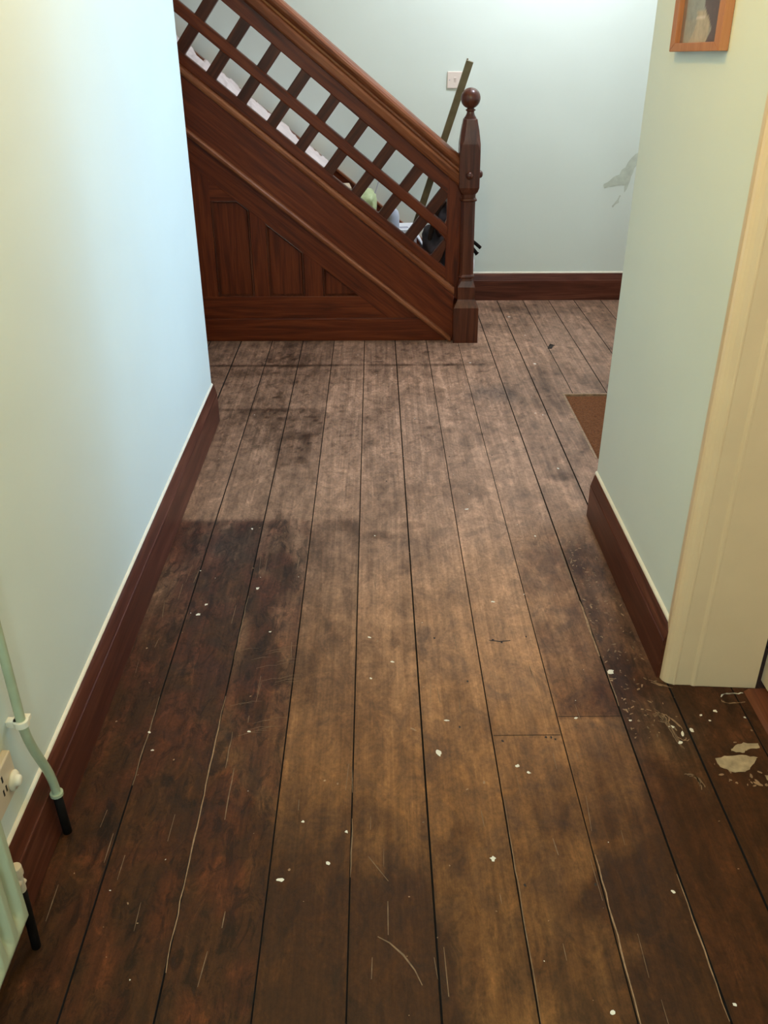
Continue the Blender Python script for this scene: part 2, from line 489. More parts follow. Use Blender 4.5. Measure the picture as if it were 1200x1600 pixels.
def wear_light_color(X, Y, bid):
    light = np.array([0.400, 0.232, 0.152]); dark = np.array([0.052, 0.024, 0.012])
    red = np.array([0.112, 0.036, 0.022]); grey = np.array([0.120, 0.092, 0.080])
    n1 = fbm(X * 3.1 + 3, Y * 2.0 + 9); n2 = fbm(X * 9 + 30, Y * 6 + 2); n3 = fbm(X * 24 + 11, Y * 15 + 7)
    n4 = fbm(X * 14 + 51, Y * 3.5 + 17)
    wob = (n2 - 0.5) * 0.10

    def blob(cx, cy, rx, ry, s=0.5):
        d = np.sqrt(((X - cx) / rx) ** 2 + ((Y - cy) / ry) ** 2) + (n2 - 0.5) * 0.8 + (n3 - 0.5) * 0.8
        return sstep(1 + s, 1 - s, d)
    n5 = fbm(X * 40 + 9, Y * 9 + 31); n6 = fbm(X * 11 + 71, Y * 8 + 13, 5)
    D = 0.20 + 0.20 * sstep(0.38, 0.72, n1) + 0.26 * (n2 - 0.45) + 0.40 * (n5 - 0.5) + 0.16 * sstep(.56, .74, n6)
    Rd = np.zeros_like(X) + 0.05
    G = np.zeros_like(X)
    # left hand strip, dark varnish with a squared far edge
    e = sstep(2.68, 2.645, Y + 0.010 * (n3 - 0.5))
    lft = sstep(-0.215, -0.225, X)
    D += 0.38 * e * lft * (0.62 + 0.75 * (n4 - 0.2)); Rd += 0.55 * e * lft * sstep(0.35, 0.65, n3)
    D += 0.12 * e * sstep(-0.056, -0.058, X) * (1 - lft) * sstep(1.9, 2.5, Y + wob) 
    D += 0.16 * e * sstep(-0.056, -0.058, X) * (1 - lft)
    D += 0.14 * (1 - e) * lft
    D += 0.28 * e * sstep(-0.384, -0.388, X)
    # patches of the left boards further off
    D += 0.30 * sstep(3.05, 3.10, Y) * sstep(3.42, 3.32, Y) * sstep(-0.22, -0.30, X) * (X > -0.40) * n4 * 1.6
    D += 0.12 * sstep(3.30, 3.42, Y) * sstep(3.66, 3.62, Y) * sstep(-0.21, -0.23, X)
    D += 0.08 * sstep(4.24, 4.30, Y + wob * 0.3) * sstep(-0.05, -0.5, X)
    # dirt line where an old carpet edge lay
    ln = np.exp(-((Y - (4.232 + 0.012 * (fbm(X * 5, X * 0 + 3) - 0.5))) / 0.017) ** 2)
    D += 0.55 * ln * sstep(0.60, 0.45, X) * (0.55 + 0.8 * n3)
    D += 0.20 * np.exp(-((Y - 4.12) / 0.05) ** 2) * sstep(0.3, -0.1, X)
    ln2 = np.exp(-((Y - 3.655) / 0.014) ** 2)
    D += 0.35 * ln2 * sstep(-0.2, -0.35, X) * (0.5 + n3)
    # worn pale centre
    W = blob(0.38, 2.25, 0.17, 0.75, 0.6) * 0.36 + blob(0.18, 3.1, 0.30, 0.7, 0.6) * 0.18 + blob(0.03, 1.7, 0.10, 0.35, 0.5) * 0.14
    W += blob(0.30, 4.2, 0.5, 0.5, 0.6) * 0.15 + blob(0.95, 4.5, 0.35, 0.35) * 0.15 + blob(0.58, 2.9, 0.2, 0.5, 0.6) * 0.15
    D -= W
    # right hand dark varnish along the skirting and before the door frame
    r1 = sstep(0.600, 0.606, X) * sstep(2.72, 2.35, Y + wob)
    D += 0.50 * r1 * sstep(1.52, 1.68, Y + wob) + 0.12 * sstep(.44, .45, X) * sstep(1.7, 1.6, Y)
    r2 = sstep(0.441, 0.447, X) * sstep(0.606, 0.600, X) * sstep(1.655, 1.668, Y) * sstep(2.75, 2.45, Y + wob)
    D += 0.42 * r2; Rd += 0.45 * r2 + 0.25 * r1
    D += 0.45 * sstep(0.74, 0.76, X) * sstep(1.40, 1.54, Y + wob) * sstep(2.7, 2.5, Y); r1 = r1 * sstep(1.45, 1.6, Y)
    # near: darker towards the camera, with grime blobs
    D += 0.30 * sstep(1.60, 1.05, Y + wob) * (0.6 + 0.8 * (n1 - 0.2))
    D += 0.30 * sstep(2.2, 1.45, Y) + 0.12 * sstep(.2, .4, X) * sstep(1.8, 1.3, Y) + 0.10 * sstep(-.2, -.45, X) * sstep(1.7, 1.1, Y) 
    for cx, cy, rx, ry, s_ in [(0.50, 1.14, 0.085, 0.075, .34), (0.64, 1.22, 0.10, 0.07, .32), (0.57, 0.97, 0.10, 0.10, .2), (0.74, 1.08, .10, .14, .3),
                              (-0.40, 1.13, 0.10, 0.11, .35), (-0.15, 1.02, 0.10, 0.10, .25), (-0.58, 0.95, .15, .3, .35), (-0.60, 1.6, 0.10, 0.45, .30),
                              (0.557, 3.84, 0.10, 0.085, .35), (-0.02, 1.36, .05, .05, .18), (0.69, 1.375, .022, .02, .6), (0.75, 1.40, .012, .012, .6),
                              (-0.11, 4.0, .05, .03, .3), (-0.33, 3.88, .02, .02, .5), (-0.46, 3.80, .02, .012, .4), (-.43, 4.22, .03, .02, .4),
                              (-.38, 3.55, .04, .02, .3), (-.28, 3.57, .03, .016, .3), (-.26, 3.38, .03, .02, .3), (-.30, 3.14, .035, .03, .3), (.02, 2.55, .05, .03, .35), (.30, 3.42, .05, .03, .35), (.24, 3.45, .025, .02, .45),
                              (.46, 3.38, .03, .02, .35), (.13, 2.62, .04, .02, .3), (.70, 2.98, .06, .03, .35), (1.0, 5.2, .25, .1, .4), (0.75, 5.25, .12, .08, .3), (-.33, 2.35, .06, .3, .35), (-.45, 2.5, .07, .12, .4), (-.31, 1.85, .05, .2, .3),
                              (.35, 2.62, .015, .05, .25), (.42, 2.66, .07, .012, .3), (.33, 3.17, .09, .012, .25), (.03, 3.62, .02, .02, .4), (-.14, 3.63, .02, .015, .35), (-.04, 1.75, .06, .25, .12)]:
        D += s_ * (0.65 if cy > 2.8 else 1.0) * blob(cx, cy, rx, ry, 0.35)
    G += 0.6 * blob(0.557, 3.84, 0.12, 0.10) + 0.35 * blob(1.05, 4.6, 0.22, 0.6) + 0.25 * blob(0.85, 3.95, .3, .25)
    G += 0.10 * sstep(3.8, 4.4, Y) + 0.55 * blob(0.70, 1.62, .08, .10) * 1.0 + .35 * blob(-.48, 2.5, .1, .12)
    # small dark specks
    D += 0.26 * sstep(0.70, 0.80, fbm(X * 34 + 5, Y * 30 + 40, 2)) * sstep(2.6, 3.3, Y)
    D += 0.25 * (bid - 0.5)
    D = np.clip(D, 0.0, 1.0)[:, None]; Rd = np.clip(Rd, 0, 1)[:, None]; G = np.clip(G, 0, 1)[:, None]
    c = light * (1 - D) + dark * D
    c = c * (1 - Rd * D) + (red * (1.15 - 0.45 * D)) * Rd * D
    c = c * (1 - 0.55 * G) + grey * (1.25 - 0.5 * D) * 0.55 * G
    # lamp's olive cast put into the colour near the camera end
    ol = sstep(2.5, 1.15, Y)[:, None]
    c = c * (1 - ol + ol * np.array([0.88, 0.68, 0.32]))
    tone_noise = 1 + 0.16 * (n3[:, None] - 0.5)  # random fine tone variation
    mott = 0.25 + 0.55 * e * lft + 0.5 * r1 + 0.3 * r2 + 0.25 * sstep(1.6, 1.0, Y) + 0.2 * sstep(-.1, -.4, X)
    return np.clip(c * tone_noise, 0.004, 1), np.clip(mott, 0, 1)


def build_floor():
    ys_f = list(np.arange(0.70, YB + 0.001, 0.0125))
    ys_c = [YN, -0.5, 0.3]
    V = []; Fc = []; MI = []; B = []
    fmats = [M['floor'], M['under'], M['white_fleck'], M['filler'], M['scratch'], M['dim_scratch'], M['dark_spot']]
    gw = 0.0021
    rs = np.random.RandomState(3)
    for bi in range(len(GAPS) - 1):
        a, b = GAPS[bi] + gw * (0.5 + rs.rand()), GAPS[bi + 1] - gw * (0.4 + rs.rand())
        a = max(a, XFL); b = min(b, XFR)
        if b - a < 0.02:
            continue
        bid = rs.rand()
        fine = a > -1.0 and b < 1.45
        nx = 15 if fine else 1
        xs = list(np.linspace(a, b, nx + 1))
        ys = ys_c + ys_f
        if a < MX0 < b:
            xs = sorted(xs + [MX0])
        if b > MX0 and a < MX1:
            ys = sorted([y for y in ys if abs(y - MY0) > .004 and abs(y - MY1) > .004] + [MY0, MY1])
            if a < MX1 < b:
                xs = sorted(xs + [MX1])
        base = len(V)
        nxx = len(xs)
        for y in ys:
            for k, x in enumerate(xs):
                V.append((x, y, 0.0)); B.append(bid)
        for j in range(len(ys) - 1):
            for k in range(nxx - 1):
                xm = (xs[k] + xs[k + 1]) / 2; ym = (ys[j] + ys[j + 1]) / 2
                if MX0 < xm < MX1 and MY0 < ym < MY1:
                    continue
                i0 = base + j * nxx + k
                Fc.append((i0, i0 + 1, i0 + nxx + 1, i0 + nxx)); MI.append(0)
        # board sides
        for xx in (a, b):
            for q0, q1 in (((YN, MY0), (MY1, YB))[:] if MX0 < xx < MX1 else ((YN, YB),)):
                i0 = len(V)
                V += [(xx, q0, 0), (xx, q1, 0), (xx, q1, -0.012), (xx, q0, -0.012)]; B += [bid] * 4
                Fc.append((i0, i0 + 1, i0 + 2, i0 + 3)); MI.append(1)
    # black void under the gaps
    i0 = len(V); z = -0.012
    V += [(XFL, YN, z), (XFR, YN, z), (XFR, YB, z), (XFL, YB, z)]; B += [0] * 4
    Fc.append((i0, i0 + 1, i0 + 2, i0 + 3)); MI.append(1)

    def poly(pts, mi, z=0.0006):
        i0 = len(V)
        for p in pts:
            V.append((p[0], p[1], z)); B.append(0.5)
        Fc.append(tuple(range(i0, i0 + len(pts)))); MI.append(mi)

    rr = random.Random(5)

    def splat(x, y, r, mi, ex=1.0, n=9, ang=None, rough=0.35):
        ang = rr.uniform(0, 3.14) if ang is None else ang
        pts = []
        for k in range(n):
            t = 2 * math.pi * k / n
            q = r * (1 + rr.uniform(-rough, rough))
            u, v = q * math.cos(t) * ex, q * math.sin(t)
            pts.append((x + u * math.cos(ang) - v * math.sin(ang), y + u * math.sin(ang) + v * math.cos(ang)))
        poly(pts, mi, 0.0005 + rr.random() * 0.0003)

    def stroke(pts, w, mi):
        pts = [Vector((p[0], p[1], 0)) for p in pts]
        L = []; R_ = []
        for i, p in enumerate(pts):
            t = (pts[min(i + 1, len(pts) - 1)] - pts[max(i - 1, 0)]).normalized()
            n = Vector((-t.y, t.x, 0)); ww = w * (0.35 + 0.65 * math.sin(math.pi * (i + 0.5) / len(pts))) * rr.uniform(0.6, 1.2)
            jt = n * rr.uniform(-.5, .5) * w if len(pts) > 7 else Vector()
            L.append(p + jt + n * ww); R_.append(p + jt - n * ww)
        for i in range(len(pts) - 1):
            poly([L[i], L[i + 1], R_[i + 1], R_[i]], mi, 0.0006)

    W = 2
    for x, y, r, ex in [(0.144, 1.543, .0065, 1.9), (-0.103, 1.235, .0055, 1.1), (-0.067, 1.314, .004, 1.2), (-0.197, 1.196, .005, 1.8),
                        (-0.161, 1.343, .004, 1.2), (0.235, 1.242, .007, 1.1), (0.323, 1.5, .0055, 1.2), (0.345, 1.479, .004, 1.6),
                        (0.403, 0.917, .0055, 1.1), (0.489, 1.658, .0045, 1.2), (0.621, 1.648, .004, 1.1), (-0.021, 1.992, .0035, 2), (0.002, 1.974, .003, 2.4),
                        (0.041, 1.883, .004, 1.7), (-0.016, 1.815, .0035, 1.5), (0.087, 1.623, .003, 3.2), (0.17, 1.653, .0035, 2.0), (0.616, 1.834, .010, 1.2),
                        (-0.09, 1.45, .003, 1.6), (-0.516, 2.107, .007, 1.4), (-0.502, 2.156, .005, 1.6), (0.479, 4.259, .006, 2), (-.42, 2.60, .007, 1.5), (-.36, 2.24, .009, 1.3),
                        (.53, 2.54, .007, 1.2), (-.005, 2.55, .005, 1.2), (.17, 3.55, .004, 1), (-.55, 2.34, .004, 1.3), (-.64, 2.33, .003, 1), (.70, 3.6, .005, 1.2), (.73, 3.58, .006, 1.3),
                        (.70, 3.05, .006, 2.2), (.84, 1.68, .006, 1.3), (.80, 1.665, .004, 1.4), (.815, 1.645, .0035, 1.2), (.905, 1.655, .0035, 1.2), (.85, 1.57, .003, 1.8), (.905, 1.61, .003, 1.6),
                        (.76, 1.612, .006, 1.7), (.735, 1.600, .005, 2.2), (.715, 1.625, .006, 1.5), (.72, 1.57, .006, 1.6), (.78, 5.05, .01, 1.5), (.82, 4.70, .007, 1.2), (.80, 4.24, .012, 1.4), (.32, 2.73, .008, 1.8),
                        (.345, 2.16, .006, 1.4), (-.30, 2.02, .004, 1.3), (-.31, 1.62, .004, 1.3), (.06, 1.95, .003, 1.5), (.12, 1.78, .003, 1.4), (-.12, 1.46, .003, 1.3), (.24, 1.45, .003, 2), (.20, 1.43, .003, 1.6),
                        (-.55, 1.62, .004, 1.2), (-.53, 1.56, .0035, 1.2), (-.63, 1.95, .003, 1.4), (.62, .93, .004, 1.3), (.58, 1.16, .004, 1.5), (-.64, 1.66, .003, 1.2), (.30, 2.0, .003, 1.3), (-.18, 1.22, .003, 1.2)]:
        splat(x, y, r * (0.8 if y < 2.2 else 0.5), W if r > .0032 else 4, ex)
    for _ in range(150):
        x = rr.uniform(-0.66, 0.9); y = rr.uniform(0.8, 4.4)
        splat(x, y, rr.uniform(.0007, .0018), rr.choice([2, 4, 4, 5]), rr.uniform(1, 2.2), 6)
    for _ in range(170):   # chips and scuffs beside the right skirting and door frame
        x = 0.61 + abs(rr.gauss(0, .06)); y = rr.uniform(1.58, 2.55)
        if x < 0.725 or y < 1.74:
            splat(x, y, rr.uniform(.001, .0028), rr.choice([4, 4, 5, 5]), rr.uniform(1, 4.0), 7)
    # filler patches by the door frame
    def blobpoly(c, pts, mi):
        # outline refined with jitter
        out = []
        for i in range(len(pts)):
            a = Vector(pts[i]); b_ = Vector(pts[(i + 1) % len(pts)])
            for k in range(4):
                q = a.lerp(b_, k / 4)
                out.append((c[0] + q.x + rr.uniform(-.002, .002), c[1] + q.y + rr.uniform(-.002, .002)))
        poly(out, mi, 0.0008)
    blobpoly((.835, 1.505), [(-.050, .012), (-.02, .022), (.02, .022), (.05, .016), (.035, -.004), (.01, -.028), (-.02, -.032), (-.048, -.015)], 3)
    blobpoly((.870, 1.552), [(-.04, -.010), (-.022, .008), (.0, .016), (.035, .012), (.03, -.002), (.0, -.006), (-.015, -.018)], 3)
    blobpoly((.900, 1.452), [(-.02, .012), (.02, .012), (.03, -.012), (.012, -.035), (-.002, -.018), (-.018, -.006)], 3)
    for _ in range(26):
        splat(.80 + rr.uniform(-.02, .13), 1.46 + rr.uniform(-.03, .03), rr.uniform(.001, .004), 4, rr.uniform(1, 2.5), 7)
    # scraped marks by the frame: bundles of thin ragged strokes
    def scrape(pts, w, mi, k=2):
        P_ = smooth_path([(p[0], p[1], 0) for p in pts], 4)
        for q in range(k):
            ox, oy = rr.uniform(-.006, .006), rr.uniform(-.006, .006)
            a0 = rr.randint(0, 2); a1 = len(P_) - rr.randint(0, 3)
            seg_ = [(p.x + ox + rr.uniform(-.0012, .0012), p.y + oy + rr.uniform(-.0012, .0012)) for p in P_[a0:a1]]
            if len(seg_) > 2:
                stroke(seg_, w * rr.uniform(.5, 1.0), mi)
    scrape([(.685, 1.69), (.70, 1.66), (.71, 1.62), (.715, 1.58), (.722, 1.55)], .0020, 5, 3)
    scrape([(.685, 1.665), (.70, 1.672), (.712, 1.66), (.706, 1.645), (.69, 1.65)], .0018, 4, 4)
    scrape([(.72, 1.665), (.735, 1.64), (.742, 1.61)], .0022, 4, 2)
    scrape([(.722, 1.585), (.735, 1.573), (.744, 1.585)], .0018, 4, 2)
    scrape([(.665, 1.69), (.68, 1.68)], .0020, 4, 3)
    scrape([(.70, 1.47), (.72, 1.465), (.728, 1.44), (.722, 1.42)], .0022, 5, 3)
    scrape([(.868, 1.728), (.878, 1.738), (.90, 1.741), (.93, 1.741)], .0030, 2, 2)
    scrape([(.868, 1.725), (.872, 1.712), (.90, 1.710), (.925, 1.714)], .0030, 4, 2)
    scrape([(.70, 1.80), (.735, 1.775), (.76, 1.768)], .0022, 4, 3)
    # bare arrises along gaps
    for x, y0, y1, w, mi in [(.600, 1.90, 2.16, .0032, 4), (.597, 2.16, 2.50, .0018, 5), (.606, 1.70, 1.84, .0016, 5), (-.386, 1.0, 1.75, .0016, 4), (-.384, 1.9, 2.2, .0012, 5),
                             (-.552, 1.45, 1.75, .0016, 5), (-.060, 2.0, 2.5, .001, 5), (.278, .9, 1.4, .001, 5), (.447, .88, 1.25, .0016, 4), (.600, .9, 1.2, .0016, 4), (-.055, 1.2, 1.35, .0014, 5), (-.33, 1.35, 1.5, .0016, 5), (-.35, 1.5, 1.62, .0012, 5)]:
        n = max(4, int((y1 - y0) / .03))
        stroke([(x + rr.uniform(-.0012, .0012), y0 + (y1 - y0) * k / n) for k in range(n + 1)], w, mi)
    # long faint scratches
    stroke([(-.002, 1.068), (.02, 1.055), (.045, 1.03), (.065, 1.0), (.077, .971)], .0016, 5)
    stroke([(-.02, 1.25), (.0, 1.22), (.02, 1.19)], .0012, 5)
    for _ in range(60):
        x = rr.uniform(-.65, .6); y = rr.uniform(.85, 2.4); L = rr.uniform(.02, .10); a = rr.gauss(0, .05)
        stroke([(x, y), (x + a * L * .5, y + L * .5), (x + a * L, y + L)], rr.uniform(.0004, .0011), 5)
    for _ in range(22):   # scratches across the left boards
        x = rr.uniform(-.38, -.25); y = rr.uniform(1.6, 1.95)
        stroke([(x, y), (x + .03, y + .012), (x + .055, y + .012)], .0006, 5)
    # nail holes
    for x, y in [(.416, 1.592), (.425, 1.585), (.298, 1.581), (.403, 1.592), (.291, 1.178), (.431, 1.177), (.322, 1.976), (.416, 1.989), (.345, 1.964), (.16, 1.985), (.235, 1.80),
                 (.04, 2.95), (.29, 3.16), (.33, 3.76), (.20, 1.63), (.52, 3.2), (.46, 3.17), (.56, 3.3)]:
        splat(x, y, .0028, 6, 1.6, 8, ang=1.5)
    # butt joints
    for x0, x1, y in [(.279, .440, 1.600), (.446, .600, 1.664)]:
        poly([(x0, y - .0009), (x1, y - .0009), (x1, y + .0009), (x0, y + .0009)], 1, .0004)
    stroke([(.31, 1.975), (.34, 1.968), (.37, 1.972)], .002, 6)

    me = bpy.data.meshes.new('floor')
    me.from_pydata(V, [], Fc)
    for mt in fmats:
        me.materials.append(mt)
    me.polygons.foreach_set('material_index', MI)
    A = np.array(V); bid = np.array(B)
    c, mott = wear_light_color(A[:, 0], A[:, 1], bid)
    at = me.color_attributes.new('wear_light', 'FLOAT_COLOR', 'POINT')
    at.data.foreach_set('color', np.hstack([c, np.ones((len(c), 1))]).ravel())
    at2 = me.color_attributes.new('aux', 'FLOAT_COLOR', 'POINT')
    at2.data.foreach_set('color', np.stack([bid, mott, bid, np.ones_like(bid)], 1).ravel())
    me.update()
    bm = bmesh.new(); bm.from_mesh(me)
    for f in bm.faces:
        if abs(f.normal.z) > .5 and f.normal.z < 0:
            f.normal_flip()
    bm.to_mesh(me); bm.free()
    o = bpy.data.objects.new('floor', me); col.objects.link(o)
    return struct(o)


build_floor()

# --- walls
b = MB(); b.box(XL - 0.12, XL, YN, YL, -0.02, ZC); b.box(XFL, XL - 0.12, YL - 0.12, YL, -0.02, ZC)
struct(b.make('wall_left', M['paint'], bevel=0.004))
b = MB(); b.box(XFL - 0.1, XFL, YL - 0.12, YB + 0.1, -0.02, ZC)
struct(b.make('wall_far_left', M['paint']))
# right wall with the doorway (Y 0.86 .. 1.80) and its return into the entrance
b = MB()
b.box(XR, XR + 0.20, 1.80, YR, -0.02, ZC)
b.box(XR, XR + 0.20, YN, 0.84, -0.02, ZC)
b.box(XR, XR + 0.20, 0.84, 1.80, 2.06, ZC)
b.box(XR + 0.20, XFR, YR - 0.12, YR, -0.02, ZC)
struct(b.make('wall_right', M['paint'], bevel=0.004))
b = MB(); b.box(XFL, XFR, YB, YB + 0.1, -0.02, ZC)
wb = struct(b.make('wall_back', M['paint']))
# grey smear of filler on the back wall by the entrance
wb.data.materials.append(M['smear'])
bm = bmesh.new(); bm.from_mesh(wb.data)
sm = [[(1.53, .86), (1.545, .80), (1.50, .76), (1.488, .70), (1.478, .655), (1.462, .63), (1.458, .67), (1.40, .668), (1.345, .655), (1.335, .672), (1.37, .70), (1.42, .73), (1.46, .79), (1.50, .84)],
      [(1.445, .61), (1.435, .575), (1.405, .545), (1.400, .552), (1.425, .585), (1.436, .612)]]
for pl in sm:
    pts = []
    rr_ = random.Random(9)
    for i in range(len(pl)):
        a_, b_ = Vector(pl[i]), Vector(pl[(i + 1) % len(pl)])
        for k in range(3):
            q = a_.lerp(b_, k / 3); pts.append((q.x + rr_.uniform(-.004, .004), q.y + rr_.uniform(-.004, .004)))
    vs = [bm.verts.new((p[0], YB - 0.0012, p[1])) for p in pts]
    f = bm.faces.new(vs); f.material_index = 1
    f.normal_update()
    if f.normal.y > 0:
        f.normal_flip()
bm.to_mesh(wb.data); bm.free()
b = MB(); b.box(XFL, XFR, YN - 0.1, YN, -0.02, ZC)
struct(b.make('wall_front', M['paint']))
# entrance wall with glazed front door opening
b = MB()
b.box(XFR, XFR + 0.1, YR - .12, 3.02, -0.02, ZC); b.box(XFR, XFR + 0.1, 4.22, YB + 0.1, -0.02, ZC)
b.box(XFR, XFR + 0.1, 3.02, 4.22, 2.35, ZC)
struct(b.make('wall_entrance', M['paint']))
b = MB(); b.box(XFL, XFR, YN, YB, ZC, ZC + 0.05)
struct(b.make('ceiling', M['ceiling']))
# glazed front door (outside the frame)
b = MB()
for y0, y1, z0, z1 in [(3.02, 3.12, 0, 2.35), (4.12, 4.22, 0, 2.35), (3.12, 4.12, 2.25, 2.35), (3.12, 4.12, 0, .55), (3.60, 3.64, .55, 2.25)]:
    b.box(XFR + 0.02, XFR + 0.07, y0, y1, z0, z1)
w1 = struct(b.make('window_1', M['cream'], bevel=0.003))
b = MB(); b.box(XFR + 0.042, XFR + 0.048, 3.12, 4.12, .55, 2.25)
g = b.make('window_pane', M['glass'], w1)

# --- skirting boards: profile (distance from wall, height)


def skirt_profile(t=0.020, h=0.162):
    return [(0, 0), (t, 0), (t, h - 0.042), (t - 0.0020, h - 0.039), (t - 0.0022, h - 0.036), (t - 0.0100, h - 0.006), (t - 0.013, h), (0, h)]


b = MB(); b.prism([(XL + d, z) for d, z in skirt_profile(0.020, 0.165)], YN, YL, 'y')
struct(b.make('baseboard_left', M['skirt_y']))
b = MB(); b.prism([(XR - d, z) for d, z in skirt_profile(0.020, 0.160)], 1.81, YR - 0.012, 'y')
struct(b.make('baseboard_right', M['skirt_y']))
b = MB(); b.prism([(YR + d, z) for d, z in skirt_profile(0.020, 0.160)], XR + 0.012, XFR, 'x')
struct(b.make('baseboard_entrance', M['skirt_x']))
b = MB(); b.prism([(YB - d, z) for d, z in skirt_profile(0.020, 0.162)], 0.50, XFR, 'x')
struct(b.make('baseboard_back', M['skirt_x']))
# unpainted cream line left above each skirting
b = MB(); b.prism([(XL - .001, .164), (XL + .0065, .164), (XL + .005, .1685), (XL + .002, .1715), (XL - .001, .172)], YN, YL - .002, 'y')
struct(b.make('trim_1', M['cream_edge']))
b = MB(); b.prism([(XR + .001, .159), (XR - .007, .159), (XR - .006, .165), (XR - .002, .169), (XR + .001, .170)], 1.815, YR - .004, 'y')
struct(b.make('trim_2', M['cream_edge']))
b = MB(); b.prism([(YB + .001, .161), (YB - .0065, .161), (YB - .005, .168), (YB + .001, .172)], 0.52, XFR, 'x')
struct(b.make('trim_3', M['cream_edge']))

# --- doorway on the right: moulded cream lining facing the camera, closed door, threshold
plan = [(0.742, 1.830), (0.7385, 1.812), (0.7385, 1.806), (0.741, 1.798), (0.746, 1.791), (0.753, 1.7855), (0.7600, 1.7825), (0.7630, 1.7815), (0.7655, 1.7795), (0.7685, 1.7797), (0.7705, 1.7805),
        (0.800, 1.7790), (0.8080, 1.7785), (0.8110, 1.7755), (0.8150, 1.7735), (0.8185, 1.7735), (0.821, 1.7740), (0.84, 1.7735), (0.972, 1.7640), (0.972, 1.86), (0.752, 1.86)]
b = MB(); b.prism(plan, 0.0, 2.10, 'z')
struct(b.make('trim_4', M['cream'], bevel=0.0012))
b = MB(); b.prism([(p[0], 2.64 - p[1]) for p in plan], 0.0, 2.10, 'z')
struct(b.make('trim_5', M['cream'], bevel=0.0012))
b = MB(); b.box(0.738, 0.972, 0.82, 1.84, 2.02, 2.10)
struct(b.make('trim_6', M['cream'], bevel=0.004))
d1 = MB(); d1.box(0.990, 1.030, 0.86, 1.782, 0.012, 2.02)
d1o = struct(d1.make('door_1', M['door'], bevel=0.003))
b = MB(); b.box(0.975, 0.985, 0.86, 1.80, 0.02, 2.04)
b = MB()
b.lathe([(0.001, 0), (.026, 0), (.026, .006), (.012, .012), (.010, .035), (.024, .045), (.028, .06), (.02, .072), (.001, .075)], 0, 0, 20)
rot = Matrix.Translation((0.990, 0.95, 1.0)) @ Matrix.Rotation(-math.pi / 2, 4, 'Y')
b.v = [tuple(rot @ Vector(p)) for p in b.v]
b.make('door_handle', M['plastic'], d1o, smooth=True)
b = MB()
for z0, z1 in [(.25, .90), (1.05, 1.85)]:
    for y0, y1 in [(.97, 1.27), (1.38, 1.68)]:
        b.box(0.987, 0.991, y0, y1, z0, z1)
b.make('door_panel', M['door'], d1o, bevel=0.002)
M['threshold'] = wood('red_stained_threshold', (0.06, 0.016, 0.008), (0.13, 0.038, 0.016), (0.2, 0.07, 0.03), rot=(0, 0, math.pi / 2), rough=0.4)
b = MB(); b.prism([(0.937, 0.0005), (0.948, 0.010), (1.06, 0.010), (1.06, 0.0005)], 0.87, 1.752, 'y')
struct(b.make('trim_7', M['threshold'], bevel=0.001))

# --- mat well frame and mat
b = MB()
for x0, x1, y0, y1 in [(MX0 - .010, MX0, MY0, MY1 + .012), (MX0, MX1, MY1, MY1 + .014)]:
    b.box(x0, x1, y0, y1, -0.011, 0.0012)
struct(b.make('trim_8', M['scratch'], bevel=0.0004))
rs = np.random.RandomState(4)
nx, ny = 70, 64
vs = []; fs = []
for j in range(ny + 1):
    for i_ in range(nx + 1):
        e = min(i_, nx - i_, j, ny - j)
        z = -0.0045 + (rs.rand() - .5) * 0.003 - (0.003 if e == 0 else 0)
        vs.append((MX0 + .004 + (MX1 - MX0 - .008) * i_ / nx, MY0 + .004 + (MY1 - MY0 - .008) * j / ny, z))
for j in range(ny):
    for i_ in range(nx):
        a = j * (nx + 1) + i_
        fs.append((a, a + 1, a + nx + 2, a + nx + 1))
n0 = len(vs)
vs += [(MX0 + .004, MY0 + .004, -.0118), (MX1 - .004, MY0 + .004, -.0118), (MX1 - .004, MY1 - .004, -.0118), (MX0 + .004, MY1 - .004, -.0118)]
c0, c1, c2, c3 = 0, nx, ny * (nx + 1) + nx, ny * (nx + 1)
fs.append((n0, n0 + 3, n0 + 2, n0 + 1))
fs.append(tuple([n0, n0 + 1] + [i_ for i_ in range(nx, -1, -1)]))
fs.append(tuple([n0 + 3, n0] + [j * (nx + 1) for j in range(0, ny + 1)]))
fs.append(tuple([n0 + 2, n0 + 3] + [c3 + i_ for i_ in range(nx + 1)]))
fs.append(tuple([n0 + 1, n0 + 2] + [j * (nx + 1) + nx for j in range(ny, -1, -1)]))
mat_o = mesh_obj('door_mat', vs, fs, M['coir'])
tag(mat_o, 'brown coir door mat sunk into the floorboards behind the right wall corner', 'door mat')

# ---------------------------------------------------------------- staircase
SL = 0.7925
SU, SN = 1 / math.sqrt(1 + SL * SL), SL / math.sqrt(1 + SL * SL)   # .7837 .6211


def un(u, n):
    return (u * SU + n * SN, -u * SN + n * SU)


XEND, XTOP = 0.415, -1.95
st = thing('staircase', (0.47, 4.65, 0.0), 'varnished dark pine staircase with lattice balustrade, ball-topped newel post and panelled side', 'staircase')


def rake(z0a, z0b, x0, x1):
    return [(x0, z0a - SL * x0), (x1, z0a - SL * x1), (x1, z0b - SL * x1), (x0, z0b - SL * x0)]


# string board
b = MB(); b.prism(rake(.325, .600, XTOP, XEND), 4.622, 4.668); b.make('string_board', M['wood_r'], st, bevel=.002)


def rake_profile(prof, x0, x1, name, mat, **kw):
    """prof: closed list of (z0, y); swept along the rake between x0 and x1"""
    b = MB()
    n = 24
    rings = []
    for k in (0, 1):
        x = x0 if k == 0 else x1
        rings.append([(x, y, z0 - SL * x) for z0, y in prof])
    b.rings(rings)
    return b.make(name, mat, st, **kw)


